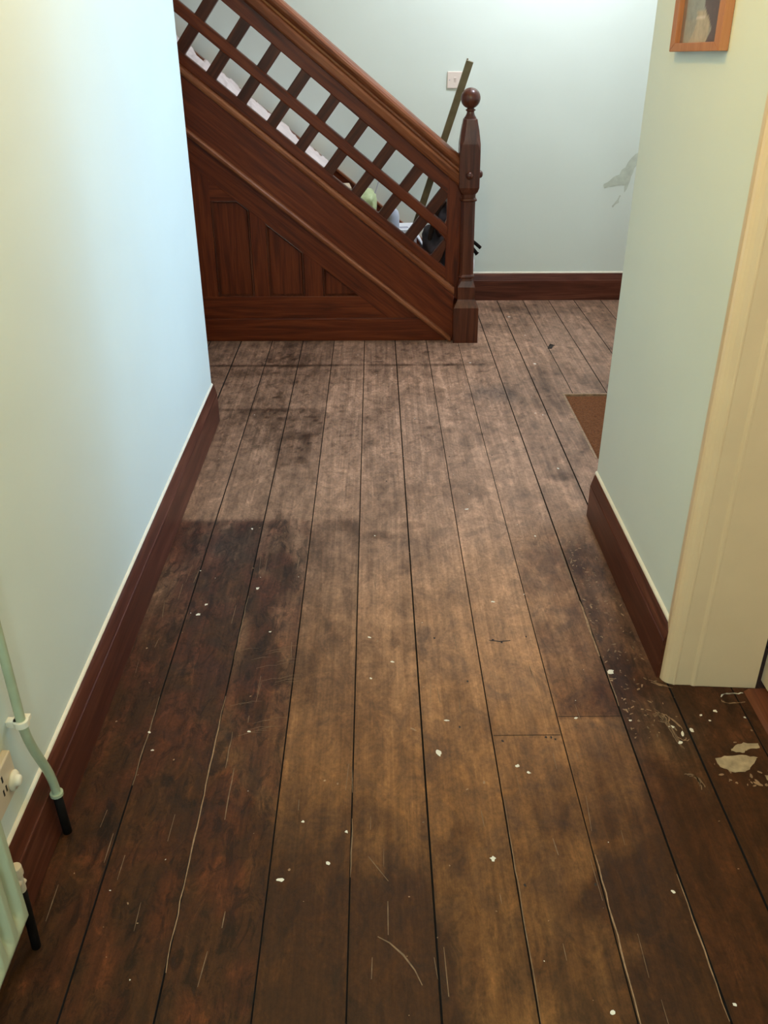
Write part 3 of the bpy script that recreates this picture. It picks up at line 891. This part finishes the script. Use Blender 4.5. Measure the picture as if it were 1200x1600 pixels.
# mouldings (z0 values measured vertically)
rake_profile([(.572, 4.624), (.578, 4.612), (.590, 4.606), (.603, 4.606), (.613, 4.612), (.616, 4.622), (.616, 4.690), (.600, 4.694), (.572, 4.690)], XTOP, XEND, 'string_capping', M['rail'])
rake_profile([(.308, 4.622), (.312, 4.606), (.322, 4.599), (.333, 4.599), (.342, 4.606), (.346, 4.622)], XTOP, XEND - .010, 'string_moulding', M['rail'])
# bottom, middle and top rails of the lattice
RA = 1 / SU


def nrail(n0, n1, y0, y1, name, x1=XEND, bev=.004):
    b = MB(); b.prism(rake(n0 * RA, n1 * RA, XTOP, x1), y0, y1); return b.make(name, M['wood_r'], st, bevel=bev, seg=2)


nrail(.482, .529, 4.640, 4.676, 'bottom_rail')
nrail(.6475, .6972, 4.634, 4.680, 'middle_rail', x1=.375, bev=.007)
nrail(.8166, .888, 4.640, 4.676, 'top_rail')
# lattice bars square to the rake
U0, PU, OW = -1.367, 0.1716, 0.1175
for k in range(-9, 8):
    ua, ub = U0 + PU * k + OW, U0 + PU * (k + 1)
    # outline with small fillets against the rails
    f = .0045
    pts = []
    for n0, n1 in ((.529, .648), (.6967, .8166)):
        pts.append((n0, n1))
    left = []; rgt = []
    for n0, n1 in pts:
        left += [(ua - f, n0 - .002), (ua - f * .3, n0 + f * .4), (ua, n0 + f), (ua, n1 - f), (ua - f * .3, n1 - f * .4), (ua - f, n1 + .002)]
        rgt += [(ub + f, n0 - .002), (ub + f * .3, n0 + f * .4), (ub, n0 + f), (ub, n1 - f), (ub + f * .3, n1 - f * .4), (ub + f, n1 + .002)]
    outline = [un(u, n) for u, n in left] + [un(u, n) for u, n in reversed(rgt)]
    if k == 7:   # short bar clipped by the stile
        outline = [un(ua - f, .527), un(ua - f * .3, .533), un(ua, .539), un(ua, .640), un(ub, .640), un(ub, .539), un(ub + f * .3, .533), un(ub + f, .527)]
        outline = [(min(x, .372), z) for x, z in outline]
    if k == 6:
        outline = [(min(x, .380), z) for x, z in outline]
    b = MB(); b.prism(outline, 4.6425, 4.6735)
    b.make('lattice_bar', M['wood_x'], st, bevel=.0025, seg=1)
# stile beside the newel
zt = .880 * RA
b = MB(); b.prism([(.366, .598 - SL * .366), (.366, zt - SL * .366), (.440, zt - SL * .440), (.440, .20), (.41, .25)], 4.639, 4.677)
b.make('balustrade_stile', M['wood_v'], st, bevel=.003)
# rounded bracket where the middle rail meets the stile
zc = .672 * RA - SL * .366
b = MB(); b.prism([(.330, .672 * RA - SL * .330 + .032), (.350, zc + .030), (.362, zc + .044), (.368, zc + .062), (.372, zc + .062), (.372, zc - .060), (.366, zc - .055), (.356, zc - .034), (.335, zc - .012), (.325, zc + .0)], 4.640, 4.676)
b.make('stile_bracket', M['wood_r'], st, bevel=.002)
# handrail
half = [(.879, 4.634), (.884, 4.618), (.892, 4.609), (.916, 4.605), (.926, 4.611), (.929, 4.624), (.933, 4.634), (.941, 4.636), (.947, 4.628), (.952, 4.614), (.960, 4.606), (.970, 4.605), (.980, 4.612), (.988, 4.628), (.992, 4.645)]
YC = 4.658
prof = [(n * RA, y) for n, y in half] + [(n * RA, 2 * YC - y) for n, y in reversed(half)]
rake_profile(prof, XTOP, .432, 'handrail', M['rail'])

# newel post
NX, NY = 0.481, 4.640
nw = bpy.data.objects.new('newel_post', None)


def octo(h, ch, z, sides=True):
    """square of half width h with corners cut by ch"""
    c = ch
    p = [(h, -h + c), (h, h - c), (h - c, h), (-h + c, h), (-h, h - c), (-h, -h + c), (-h + c, -h), (h - c, -h)]
    cx = NX - 0.018 * z / 1.2
    return [(cx + a, NY + d, z) for a, d in p]


e = .0015
b = MB()
b.rings([octo(.0655, e, 0), octo(.0655, e, .188), octo(.047, e, .222), octo(.0455, e, .228), octo(.0455, e, .292), octo(.037, .010, .322), octo(.036, .012, .334),
         octo(.0405, .014, .339), octo(.0415, .015, .344), octo(.0405, .014, .349), octo(.0355, .014, .355), octo(.0350, .0135, .50), octo(.0345, .013, .700), octo(.0350, .013, .716),
         octo(.0415, .014, .720), octo(.0425, .014, .7245), octo(.0405, .014, .729), octo(.0345, .013, .734), octo(.0350, .012, .750), octo(.044, .006, .764), octo(.0500, .002, .784), octo(.0505, .002, .905),
         octo(.0505, .003, .955), octo(.0505, .013, .985), octo(.0490, .018, 1.00), octo(.0430, .019, 1.045), octo(.0350, .0155, 1.084), octo(.0335, .014, 1.092), octo(.0300, .0125, 1.096)])
npost = b.make('newel_post', M['newel'], st)
cxn = NX - 0.018 * 1.1 / 1.2
b = MB()
b.lathe([(.0295, 1.094), (.029, 1.100), (.0245, 1.106), (.020, 1.114), (.0178, 1.123), (.0178, 1.127), (.0225, 1.129), (.0240, 1.1325), (.0225, 1.136), (.0175, 1.138), (.0165, 1.141), (.019, 1.143)], cxn, NY, 28)
nk = b.make('finial_neck', M['newel'], npost, smooth=True)
b = MB(); pr = []
for k in range(0, 25):
    a = math.pi * k / 24
    pr.append((max(.0006, .0470 * math.sin(a)), 1.184 - .0462 * math.cos(a)))
b.lathe(pr, cxn - .002, NY, 32)
b.make('ball_finial', M['newel'], npost, smooth=True)
for ax in ('front', 'right', 'back'):
    b = MB(); pr = [(.016, 0), (.0185, .003), (.018, .008), (.0155, .013), (.010, .0175), (.004, .019), (.0005, .0192)]
    b.lathe(pr, 0, 0, 20)
    cz = .842; cxx = NX - 0.018 * cz / 1.2
    if ax == 'front':
        mt = Matrix.Translation((cxx - .002, NY - .0505, cz)) @ Matrix.Rotation(math.pi / 2, 4, 'X')
    elif ax == 'back':
        mt = Matrix.Translation((cxx - .002, NY + .0505, cz)) @ Matrix.Rotation(-math.pi / 2, 4, 'X')
    else:
        mt = Matrix.Translation((cxx + .0505, NY, cz)) @ Matrix.Rotation(math.pi / 2, 4, 'Y')
    b.v = [tuple(mt @ Vector(p)) for p in b.v]
    b.make('boss', M['newel'], npost, smooth=True)

# spandrel panelling under the string: stiles, rails, panels, moulding beads
DZ = .172      # lower edge of the raking frame rail
YF = 4.634     # frame face


def clip(x0, x1, z0, zmax=None):
    """upright piece from z0 up to the raking rail (or zmax)"""
    def top(x):
        t = .30 - SL * x
        return t if zmax is None else min(t, zmax)
    return [(x0, z0), (x1, z0), (x1, top(x1)), (x0, top(x0))]


b = MB(); b.prism([(XTOP, DZ - SL * XTOP), (DZ / SL, 0.001), (.327 / SL, 0.001), (XTOP, .327 - SL * XTOP)], YF, YF + .036)
b.make('raking_rail', M['wood_r'], st, bevel=.002)
b = MB(); b.prism([(XTOP, .118), (.10, .118), (-.035, .238), (XTOP, .238)], YF + .0005, YF + .036); b.make('lower_frame_rail', M['wood_h'], st, bevel=.002)
b = MB(); b.prism([(XTOP, 0), (.385, 0), (.385, .022), (.262, .118), (.255, .122), (XTOP, .122)], YF - .012, YF + .036); b.make('stair_skirting', M['wood_h'], st, bevel=.003, seg=3)
stiles = [(-.913, -.820), (-.630, -.552), (-.366, -.270), (-1.20, -1.12)]
for x0, x1 in stiles:
    b = MB(); b.prism(clip(x0, x1, .236), YF + .001, YF + .036); b.make('frame_stile', M['wood_v'], st, bevel=.002)
# level head rail over the tall panel, dark board above it
b = MB(); b.prism([(-.822, .720), (-.690, .720), (-.690, .30 - SL * -.690), (-.822, .30 - SL * -.822)], YF + .0015, YF + .036); b.make('head_rail', M['wood_h'], st, bevel=.002)
b = MB(); b.prism([(XTOP, .236), (-1.19, .236), (-1.19, 1.20), (XTOP, 1.80)], YF + .002, YF + .036); b.make('side_board', M['wood_v'], st, bevel=.002)
panels = [[(-.822, .230), (-.628, .230), (-.628, .680), (-.684, .724), (-.822, .724)],
          [(-.555, .230), (-.364, .230), (-.364, .467), (-.555, .620)],
          [(-.272, .230), (-.050, .230), (-.272, .400)],
          [(-1.125, .230), (-.911, .230), (-.911, .900), (-1.125, 1.06)]]
for pl in panels:
    b = MB(); b.prism(pl, YF + .024, YF + .0345); pn = b.make('recessed_panel', M['wood_v'], st)
    # quarter-round bead running round the panel
    c = Vector((sum(p[0] for p in pl) / len(pl), 0, sum(p[1] for p in pl) / len(pl)))
    bb = MB()
    for i in range(len(pl)):
        a_ = Vector((pl[i][0], 0, pl[i][1])); d_ = Vector((pl[(i + 1) % len(pl)][0], 0, pl[(i + 1) % len(pl)][1]))
        t = (d_ - a_).normalized(); n = Vector((-t.z, 0, t.x))
        if (c - a_).dot(n) < 0:
            n = -n
        ofs = .004
        a2 = a_ + n * ofs; d2 = d_ + n * ofs
        rings = []
        for q in (a2, d2):
            rings.append([tuple(q + Vector((0, YF + .002, 0))), tuple(q + n * .005 + Vector((0, YF + .001, 0))), tuple(q + n * .013 + Vector((0, YF + .020, 0))), tuple(q + Vector((0, YF + .0245, 0)))])
        bb.rings(rings)
    bb.make('panel_bead', M['newel'], pn)

# treads and risers
for i in range(1, 13):
    xn = (.565 - .19 * i) / SL
    z = .19 * i
    x_back = xn - .24 - .03
    b = MB(); b.box(max(x_back, XFL + .01), xn, 4.670, 5.384, z - .028, z)
    b.make('tread', M['wood_h'], st, bevel=.010, seg=3)
    b = MB(); b.box(xn - .035, xn - .020, 4.670, 5.384, z - .19 + (0.0005 if i > 1 else 0), z - .028)
    b.make('riser', M['wood_h'], st)
# wall string
b = MB(); b.prism([(XTOP, .30 - SL * XTOP), (.36, .015), (.50, .001), (.50, .200), (XTOP, .598 - SL * XTOP)], 5.386, 5.4195)
b.make('wall_string', M['wood_r'], st, bevel=.003)
b = MB(); b.prism(rake(.588, .601, XTOP, .44), 5.380, 5.4195); b.make('wall_string_bead', M['rail'], st)

# ---------------------------------------------------------------- things on the stairs


def stair_z(x):
    i = math.floor((.565 - SL * x) / .19 + 1e-6)
    return .19 * i


# crumpled sheet over the upper steps
nx, ny = 150, 60
X0, X1, Y0, Y1 = -1.50, -.250, 4.715, 5.365
gx = np.linspace(X0, X1, nx + 1); gy = np.linspace(Y0, Y1, ny + 1)
GX, GY = np.meshgrid(gx, gy)
sz = np.zeros_like(GX)
for t in np.linspace(-.075, .075, 11):
    sz += np.vectorize(stair_z)(GX + t) / 11
top = np.maximum.reduce([np.vectorize(stair_z)(GX + t) for t in (-.02, 0, .0, .02)])
line = .590 - SL * GX
zz = np.maximum(line + .010 + .10 * (sz - line), top + .006)
wr = (fbm(GX * 6 + 3, GY * 7 + 1) - .5) * .07 + (1 - np.abs(fbm(GX * 17 + 8, GY * 12 + 4, 4) - .5) * 5).clip(0, 1) * .028 - .012
zz = zz + np.maximum(wr, -.0) + .004
ridge = np.exp(-((GY - 5.12 - .05 * np.sin(GX * 9)) / .10) ** 2) * (.015 + .05 * (fbm(GX * 5, GX * 0 + 2) - .3))
zz = zz + np.maximum(ridge, 0)
edge = sstep(.0, .02, np.minimum(GY - Y0, Y1 - GY))
edgew = (fbm(GX * 8 + 1, GX * 0 + 7) - .5) * .06
vs = [(float(GX[j, i_] + (edgew[j, i_] if i_ == nx else 0)), float(np.clip(GY[j, i_] + (edgew[j, i_] * .5 if j in (0,) else 0), 4.70, 5.37)), float(zz[j, i_])) for j in range(ny + 1) for i_ in range(nx + 1)]
fs = [(j * (nx + 1) + i_, j * (nx + 1) + i_ + 1, (j + 1) * (nx + 1) + i_ + 1, (j + 1) * (nx + 1) + i_) for j in range(ny) for i_ in range(nx)]
sheet = mesh_obj('dust_sheet', vs, fs, M['sheet'], smooth=True)
md = sheet.modifiers.new('thick', 'SOLIDIFY'); md.thickness = .002; md.offset = 1
tag(sheet, 'crumpled pinkish white dust sheet laid over the upper stairs behind the lattice', 'dust sheet')


def lump(name, c, r, mat, seed, amp=.18, parent=None, sub=4, flat=None, scale=2.2):
    """soft bag-like body"""
    bm = bmesh.new(); bmesh.ops.create_icosphere(bm, subdivisions=sub, radius=1)
    rs_ = random.Random(seed); o3 = Vector((rs_.random() * 9, rs_.random() * 9, rs_.random() * 9))
    from mathutils import noise as mn
    for v in bm.verts:
        d = v.co.copy()
        q = 1 + amp * mn.fractal(d * scale + o3, 1.0, 2.0, 4)
        sx = math.copysign(abs(d.x) ** .75, d.x); sy = math.copysign(abs(d.y) ** .75, d.y); sz_ = math.copysign(abs(d.z) ** .75, d.z)
        p = Vector((sx * r[0] * q, sy * r[1] * q, sz_ * r[2] * q)) + Vector(c)
        if flat is not None:
            p.z = max(p.z, flat)
        v.co = p
    me = bpy.data.meshes.new(name); bm.to_mesh(me); bm.free()
    me.materials.append(mat)
    for p in me.polygons:
        p.use_smooth = True
    o = bpy.data.objects.new(name, me); col.objects.link(o)
    if parent:
        o.parent = parent; o.matrix_parent_inverse = Matrix.Translation(-parent.location)
    return o


# dark bag on the first step against the newel
T1 = .191
bag = thing('shoulder_bag', (.36, 4.98, T1), 'dark charcoal shoulder bag slumped on the lowest step behind the newel post', 'bag')
lump('bag_body', (.362, 4.985, .375), (.098, .13, .185), M['charcoal'], 3, .22, bag, flat=T1)
lump('bag_flap', (.402, 4.925, .585), (.085, .075, .115), M['charcoal'], 8, .2, bag)
b = MB(); b.tube(smooth_path([(.295, 4.90, .47), (.325, 4.87, .60), (.372, 4.86, .675), (.43, 4.88, .66), (.455, 4.93, .56), (.45, 4.97, .45)]), .013, 8)
b.make('bag_strap', M['brown_bag'], bag, smooth=True)
b = MB(); b.tube(smooth_path([(.455, 5.0, .50), (.52, 5.02, .455), (.568, 5.03, .418), (.592, 5.03, .398)]), [.010] * 18 + [.008], 8)
b.tube(smooth_path([(.45, 5.02, .45), (.53, 5.03, .41), (.574, 5.03, .365)]), [.010] * 12 + [.013], 8)
b.make('strap_end', M['black'], bag, smooth=True)
# white carrier bag further back on the same step
wbg = lump('carrier_bag', (.50, 5.22, .262), (.078, .115, .085), M['white'], 21, .12, flat=T1)
tag(wbg, 'white plastic carrier bag on the bottom step, peeping out right of the newel post', 'plastic bag')

# batten leaning behind the newel ball
b = MB()
p0, p1 = Vector((.172, 4.90, .395)), Vector((.460, 4.722, 1.338))
ax = (p1 - p0).normalized(); sx = Vector((0, 1, 0)).cross(ax).normalized(); sy = ax.cross(sx)
rings = []
for p in (p0, p1):
    rings.append([tuple(p + sx * a * .0170 + sy * d * .0085) for a, d in ((1, 1), (-1, 1), (-1, -1), (1, -1))])
b.rings(rings)
# rebate lip down the back edge
rings = []
for p in (p0, p1 + ax * .006):
    rings.append([tuple(p + sx * a + sy * d) for a, d in ((-.017, .0085), (-.009, .0085), (-.009, .015), (-.017, .015))])
b.rings(rings)
tag(b.make('batten', M['stick'], bevel=.001), 'long olive brown wooden batten leaning upright on the stairs behind the newel ball', 'batten')

# white papers and boxes on the second step
T2, T3, T4 = .381, .571, .761


def slab(name, c, sx_, sy_, z0, z1, ang, mat, parent=None, bev=.002):
    b = MB(); b.box(-sx_ / 2, sx_ / 2, -sy_ / 2, sy_ / 2, z0, z1)
    mt = Matrix.Translation((c[0], c[1], 0)) @ Matrix.Rotation(ang, 4, 'Z')
    b.v = [tuple(mt @ Vector(p)) for p in b.v]
    return b.make(name, mat, parent, bevel=bev)


pb = thing('paper_box', (.165, 5.13, T2), 'low white paper-covered box with grey print on the second step behind the lattice', 'box')
slab('box_body', (.178, 5.145), .10, .19, T2, T2 + .095, .08, M['white'], pb)
slab('box_lid', (.178, 5.145), .108, .198, T2 + .095, T2 + .114, .08, M['white'], pb)
slab('printed_label', (.165, 5.11), .05, .05, T2 + .114, T2 + .1148, .18, M['grey_print'], pb, 0)
# loose crumpled paper leaning down to the first step
nx2, ny2 = 24, 16
vs = []; fs = []
for j in range(ny2 + 1):
    for i_ in range(nx2 + 1):
        u, v = i_ / nx2, j / ny2
        x = .238 + .11 * u; z = .43 - .185 * u + .006 * math.sin(6 * v + 5 * u)
        z = max(z, T1 + .003)
        vs.append((x + .008 * math.sin(9 * v), 5.13 + .20 * v, z + .022 * (math.sin(4 * v + 3 * u) * .5 + .5) * (1 - u)))
for j in range(ny2):
    for i_ in range(nx2):
        a = j * (nx2 + 1) + i_
        fs.append((a, a + 1, a + nx2 + 2, a + nx2 + 1))
pp_ = mesh_obj('crumpled_paper', vs, fs, M['white'], smooth=True)
md = pp_.modifiers.new('thick', 'SOLIDIFY'); md.thickness = .0015
tag(pp_, 'bright white crumpled paper sloping down between the box and the dark bag', 'paper')

# lavender bottle-like container
bt = thing('cleaning_bottle', (.075, 4.95, T2), 'pale lavender plastic bottle standing on the second step left of the white box', 'bottle')
b = MB(); b.lathe([(.001, T2), (.034, T2), (.036, T2 + .006), (.036, T2 + .20), (.030, T2 + .225), (.014, T2 + .240), (.013, T2 + .250), (.001, T2 + .250)], .100, 4.985, 24)
b.make('bottle_body', M['lavender'], bt, smooth=True)
b = MB(); b.lathe([(.001, T2 + .243), (.016, T2 + .243), (.016, T2 + .272), (.001, T2 + .272)], .100, 4.985, 20)
b.make('bottle_cap', M['white'], bt, bevel=.002)

# lime bag with a thin stick on the third step
lm = thing('lime_bag', (-.07, 5.05, T3), 'pale lime green plastic bag on the third step with a thin grey rod in it', 'plastic bag')
lump('bag_body', (-.045, 5.00, T3 + .066), (.060, .12, .080), M['limebag'], 33, .12, lm, flat=T3)
b = MB(); b.tube([(-.020, 5.03, T3 + .05), (.040, 5.06, T3 + .22)], .0028, 6)
b.make('thin_rod', M['grey_print'], lm)
# green garden canes / stems beside
bx = slab('cardboard_box', (-.172, 5.10), .085, .16, T3 + .0005, T3 + .150, .1, M['beige'])
tag(bx, 'small beige cardboard box beside the lime green bag at the foot of the dust sheet', 'box')

# ---------------------------------------------------------------- wall things
# light switch on the back wall
sw = thing('light_switch', (.449, YB, 1.222), 'pinkish white light switch on the back wall, partly behind the leaning batten', 'light switch')
b = MB(); b.box(.406, .492, YB - .009, YB, 1.180, 1.264); b.make('switch_plate', M['pink_plastic'], sw, bevel=.003)
b = MB(); b.prism([(YB - .009, 1.209), (YB - .014, 1.233), (YB - .009, 1.235)], .443, .455, 'x'); b.make('rocker', M['pink_plastic'], sw)
for xx in (.419, .479):
    b = MB(); b.lathe([(.0005, 0), (.003, 0), (.003, .001), (.0005, .0012)], 0, 0, 12)
    mt = Matrix.Translation((xx, YB - .009, 1.222)) @ Matrix.Rotation(math.pi / 2, 4, 'X')
    b.v = [tuple(mt @ Vector(p)) for p in b.v]; b.make('screw', M['grey_print'], sw)

# framed picture on the right wall
PY0, PY1, PZ0, PZ1 = 2.102, 2.455, 1.441, 1.70
XW = XR - .0005
pic = thing('framed_picture', (XW, (PY0 + PY1) / 2, PZ0), 'small landscape print in an orange pine frame hanging high on the right wall', 'picture')
fw, fz = .037, .018
for (y0, y1, z0, z1, pts) in [
    (0, 0, 0, 0, [(PY0, PZ0), (PY1, PZ0), (PY1 - fw, PZ0 + fz), (PY0 + fw, PZ0 + fz)]),
    (0, 0, 0, 0, [(PY0, PZ1), (PY1, PZ1), (PY1 - fw, PZ1 - fz), (PY0 + fw, PZ1 - fz)]),
    (0, 0, 0, 0, [(PY0, PZ0), (PY0 + fw, PZ0 + fz), (PY0 + fw, PZ1 - fz), (PY0, PZ1)]),
        (0, 0, 0, 0, [(PY1, PZ0), (PY1 - fw, PZ0 + fz), (PY1 - fw, PZ1 - fz), (PY1, PZ1)])]:
    b = MB(); b.prism(pts, XW - .020, XW, 'x'); b.make('frame_side', M['frame'], pic, bevel=.0012)
nn = 40
vs = []; fs = []; cs = []
for j in range(nn + 1):
    for i_ in range(nn + 1):
        u, v = i_ / nn, j / nn       # u: 0 far(left in view) .. 1 near ; v up
        vs.append((XW - .008, PY1 - fw - (PY1 - PY0 - 2 * fw) * u, PZ0 + fz + (PZ1 - PZ0 - 2 * fz) * v))
        hz = np.array([.27, .28, .26]); 
        c_ = np.array([.30, .28, .235])
        if v > .22:
            c_ = hz * (1 + .25 * (v - .3))
        path = abs(u - (.45 + .10 * math.sin(v * 9))) < .22 - .3 * v and v < .28
        if path:
            c_ = np.array([.42, .34, .24])
        if .20 < v < .25 and .35 < u < .60:
            c_ = np.array([.62, .52, .46])
        if u > .66 + .10 * math.sin(v * 14) - .25 * max(0, v - .22) and v < .75:
            c_ = np.array([.085, .045, .035])
        if u < .10:
            c_ = np.array([.20, .13, .10])  # shaded rebate edge of the frame painted into the print
        cs.append((*c_, 1.0))
for j in range(nn):
    for i_ in range(nn):
        a = j * (nn + 1) + i_
        fs.append((a, a + nn + 1, a + nn + 2, a + 1))
pr_ = mesh_obj('print', vs, fs, M['photo'], pic)
at = pr_.data.color_attributes.new('print', 'FLOAT_COLOR', 'POINT')
at.data.foreach_set('color', np.array(cs).ravel())
pic.rotation_euler = (-0.030, 0, 0)   # hangs slightly askew

# socket on the left wall
so = thing('wall_socket', (XL, 1.14, .30), 'ivory wall socket plate with a round knob, low on the left wall beside the radiator', 'socket')
b = MB(); b.box(XL, XL + .016, 1.070, 1.218, .248, .334); b.make('socket_plate', M['plastic'], so, bevel=.003)
b = MB(); b.lathe([(.0005, 0), (.019, 0), (.020, .004), (.017, .008), (.0115, .0085), (.0105, .014), (.007, .0165), (.0005, .017)], 0, 0, 24)
mt = Matrix.Translation((XL + .0155, 1.198, .277)) @ Matrix.Rotation(math.pi / 2, 4, 'Y')
b.v = [tuple(mt @ Vector(p)) for p in b.v]; b.make('round_knob', M['cream_edge'], so, smooth=True)
for yy, zz_ in ((1.172, .284), (1.160, .284)):
    b = MB(); b.box(XL + .0150, XL + .0164, yy - .0022, yy + .0022, zz_ - .007, zz_ + .007); b.make('pin_slot', M['under'], so)
b = MB(); b.box(XL + .0150, XL + .0164, 1.163, 1.168, .304, .318); b.make('pin_slot', M['under'], so)

# heating pipe dropping from the left wall to the floor
pi = thing('heating_pipe', (-.655, 1.325, 0), 'thin pale green painted pipe running down the left wall into the floor', 'pipe')
PXW = XL + .0265
path = smooth_path([(PXW, 1.262, 1.15), (PXW, 1.262, .80), (PXW, 1.262, .40), (PXW + .001, 1.264, .335), (PXW + .002, 1.278, .275), (PXW + .005, 1.302, .200), (PXW + .006, 1.312, .155), (PXW + .006, 1.316, .118)], 8)
b = MB(); b.tube(path, .0090, 14); b.make('painted_pipe', M['pipe'], pi, smooth=True)
b = MB(); b.tube([(PXW + .006, 1.316, .120), (PXW + .006, 1.319, .05), (PXW + .006, 1.322, .0008)], .0095, 14); b.make('bare_pipe_end', M['black'], pi, smooth=True)
b = MB(); b.tube([(PXW, 1.262, .352), (PXW, 1.262, .366)], .0145, 16); b.box(XL, PXW, 1.254, 1.270, .352, .366)
b.box(PXW - .004, PXW + .012, 1.272, 1.282, .354, .364)
b.make('pipe_clip', M['cream_edge'], pi, bevel=.0012)
b = MB(); b.tube([(PXW + .006, 1.3155, .116), (PXW + .006, 1.3155, .123)], .0135, 14); b.make('collar', M['pipe'], pi)

# radiator: fluted pressed-steel panel
ra = thing('radiator', (-.61, .60, 0), 'pale green fluted panel radiator on the left wall at the lower left edge', 'radiator')
RY1, RY0, RZ0, RZ1, RXF, RXB = 1.000, .20, .163, .76, -.596, -.640
# front skin with flutes as height field in X
ny_, nz_ = 320, 90
vs = []; fs = []
for j in range(nz_ + 1):
    z = RZ0 + (RZ1 - RZ0) * j / nz_
    for i_ in range(ny_ + 1):
        y = RY0 + (RY1 - RY0) * i_ / ny_
        d = (RY1 - y)
        # flutes every 5 cm, starting 2.2 cm from the edge
        ph = (d - .034) / .046
        k = ph - round(ph)
        w = max(0.0, 1 - (abs(k) / .34) ** 2) if d > .010 else 0
        tz = min(1, max(0, (z - RZ0 - .014) / .030)); tz2 = min(1, max(0, (RZ1 - .02 - z) / .03))
        dep = .0120 * w * min(tz, tz2)
        ed = min(d, y - RY0, z - RZ0, RZ1 - z)
        rd = .004 * (1 - min(1, ed / .006)) ** 2
        vs.append((RXF - dep - rd, y, z))
for j in range(nz_):
    for i_ in range(ny_):
        a = j * (ny_ + 1) + i_
        fs.append((a, a + 1, a + ny_ + 2, a + ny_ + 1))
b = MB(); b.add(vs, fs); b.box(RXB, RXF - .0165, RY0 + .001, RY1 - .001, RZ0 + .001, RZ1 - .001)
b.box(RXF - .017, RXF - .004, RY1 - .002, RY1, RZ0, RZ1); b.box(RXF - .013, RXF - .004, RY0, RY1, RZ0, RZ0 + .002)
o = b.make('radiator_panel', M['green_gloss'], ra)
for p in o.data.polygons[:ny_ * nz_]:
    p.use_smooth = True
for yy in (.30, .88):
    b = MB(); b.box(XL + .0005, RXB, yy - .015, yy + .015, .25, .70); b.make('wall_bracket', M['green_gloss'], ra)
vx, vy = -.627, 1.048
b = MB(); b.tube([(vx, 1.0, .192), (vx, 1.03, .192), (vx, 1.045, .192)], .008, 12)
b.tube([(vx, vy, .165), (vx, vy, .206)], .0085, 14); b.tube([(vx, vy, .206), (vx, vy, .226)], [.0115, .0105], 14)
b.make('valve', M['plastic'], ra, bevel=.0015)
b = MB(); b.tube([(vx, vy, .176), (vx + .002, vy + .013, .176)], .005, 10); b.make('drain_nipple', M['plastic'], ra)
b = MB(); b.tube([(vx, vy, .166), (vx - .004, vy + .004, .08), (vx - .008, vy + .007, .0008)], .0085, 12); b.make('valve_tail_pipe', M['black'], ra, smooth=True)

# dark leaf on the boards
b = MB()
b.add([(.905, 4.475, .0012), (.925, 4.468, .004), (.935, 4.490, .010), (.950, 4.515, .006), (.925, 4.520, .012), (.912, 4.500, .003)], [(0, 1, 2, 5), (5, 2, 3, 4)])
lf = b.make('dead_leaf', M['leaf']); md = lf.modifiers.new('thick', 'SOLIDIFY'); md.thickness = .002
lf.location = (0, 0, 0)
tag(lf, 'small curled dead leaf lying on the floorboards before the back wall', 'leaf')

# pendant holding the warm bulb (above the frame)
pe = thing('pendant_lamp', (-.02, 1.75, 2.70), 'plain ceiling pendant with a bare warm bulb over the hall', 'lamp')
b = MB(); b.lathe([(.001, 2.70), (.045, 2.70), (.04, 2.68), (.012, 2.672), (.001, 2.672)], -.02, 1.75, 20); b.make('ceiling_rose', M['plastic'], pe)
b = MB(); b.tube([(-.02, 1.75, 2.674), (-.02, 1.75, 2.47)], .003, 8); b.make('cord', M['plastic'], pe)
b = MB(); b.lathe([(.001, 2.47), (.014, 2.468), (.016, 2.43), (.001, 2.428)], -.02, 1.75, 16); b.make('bulb_holder', M['plastic'], pe)
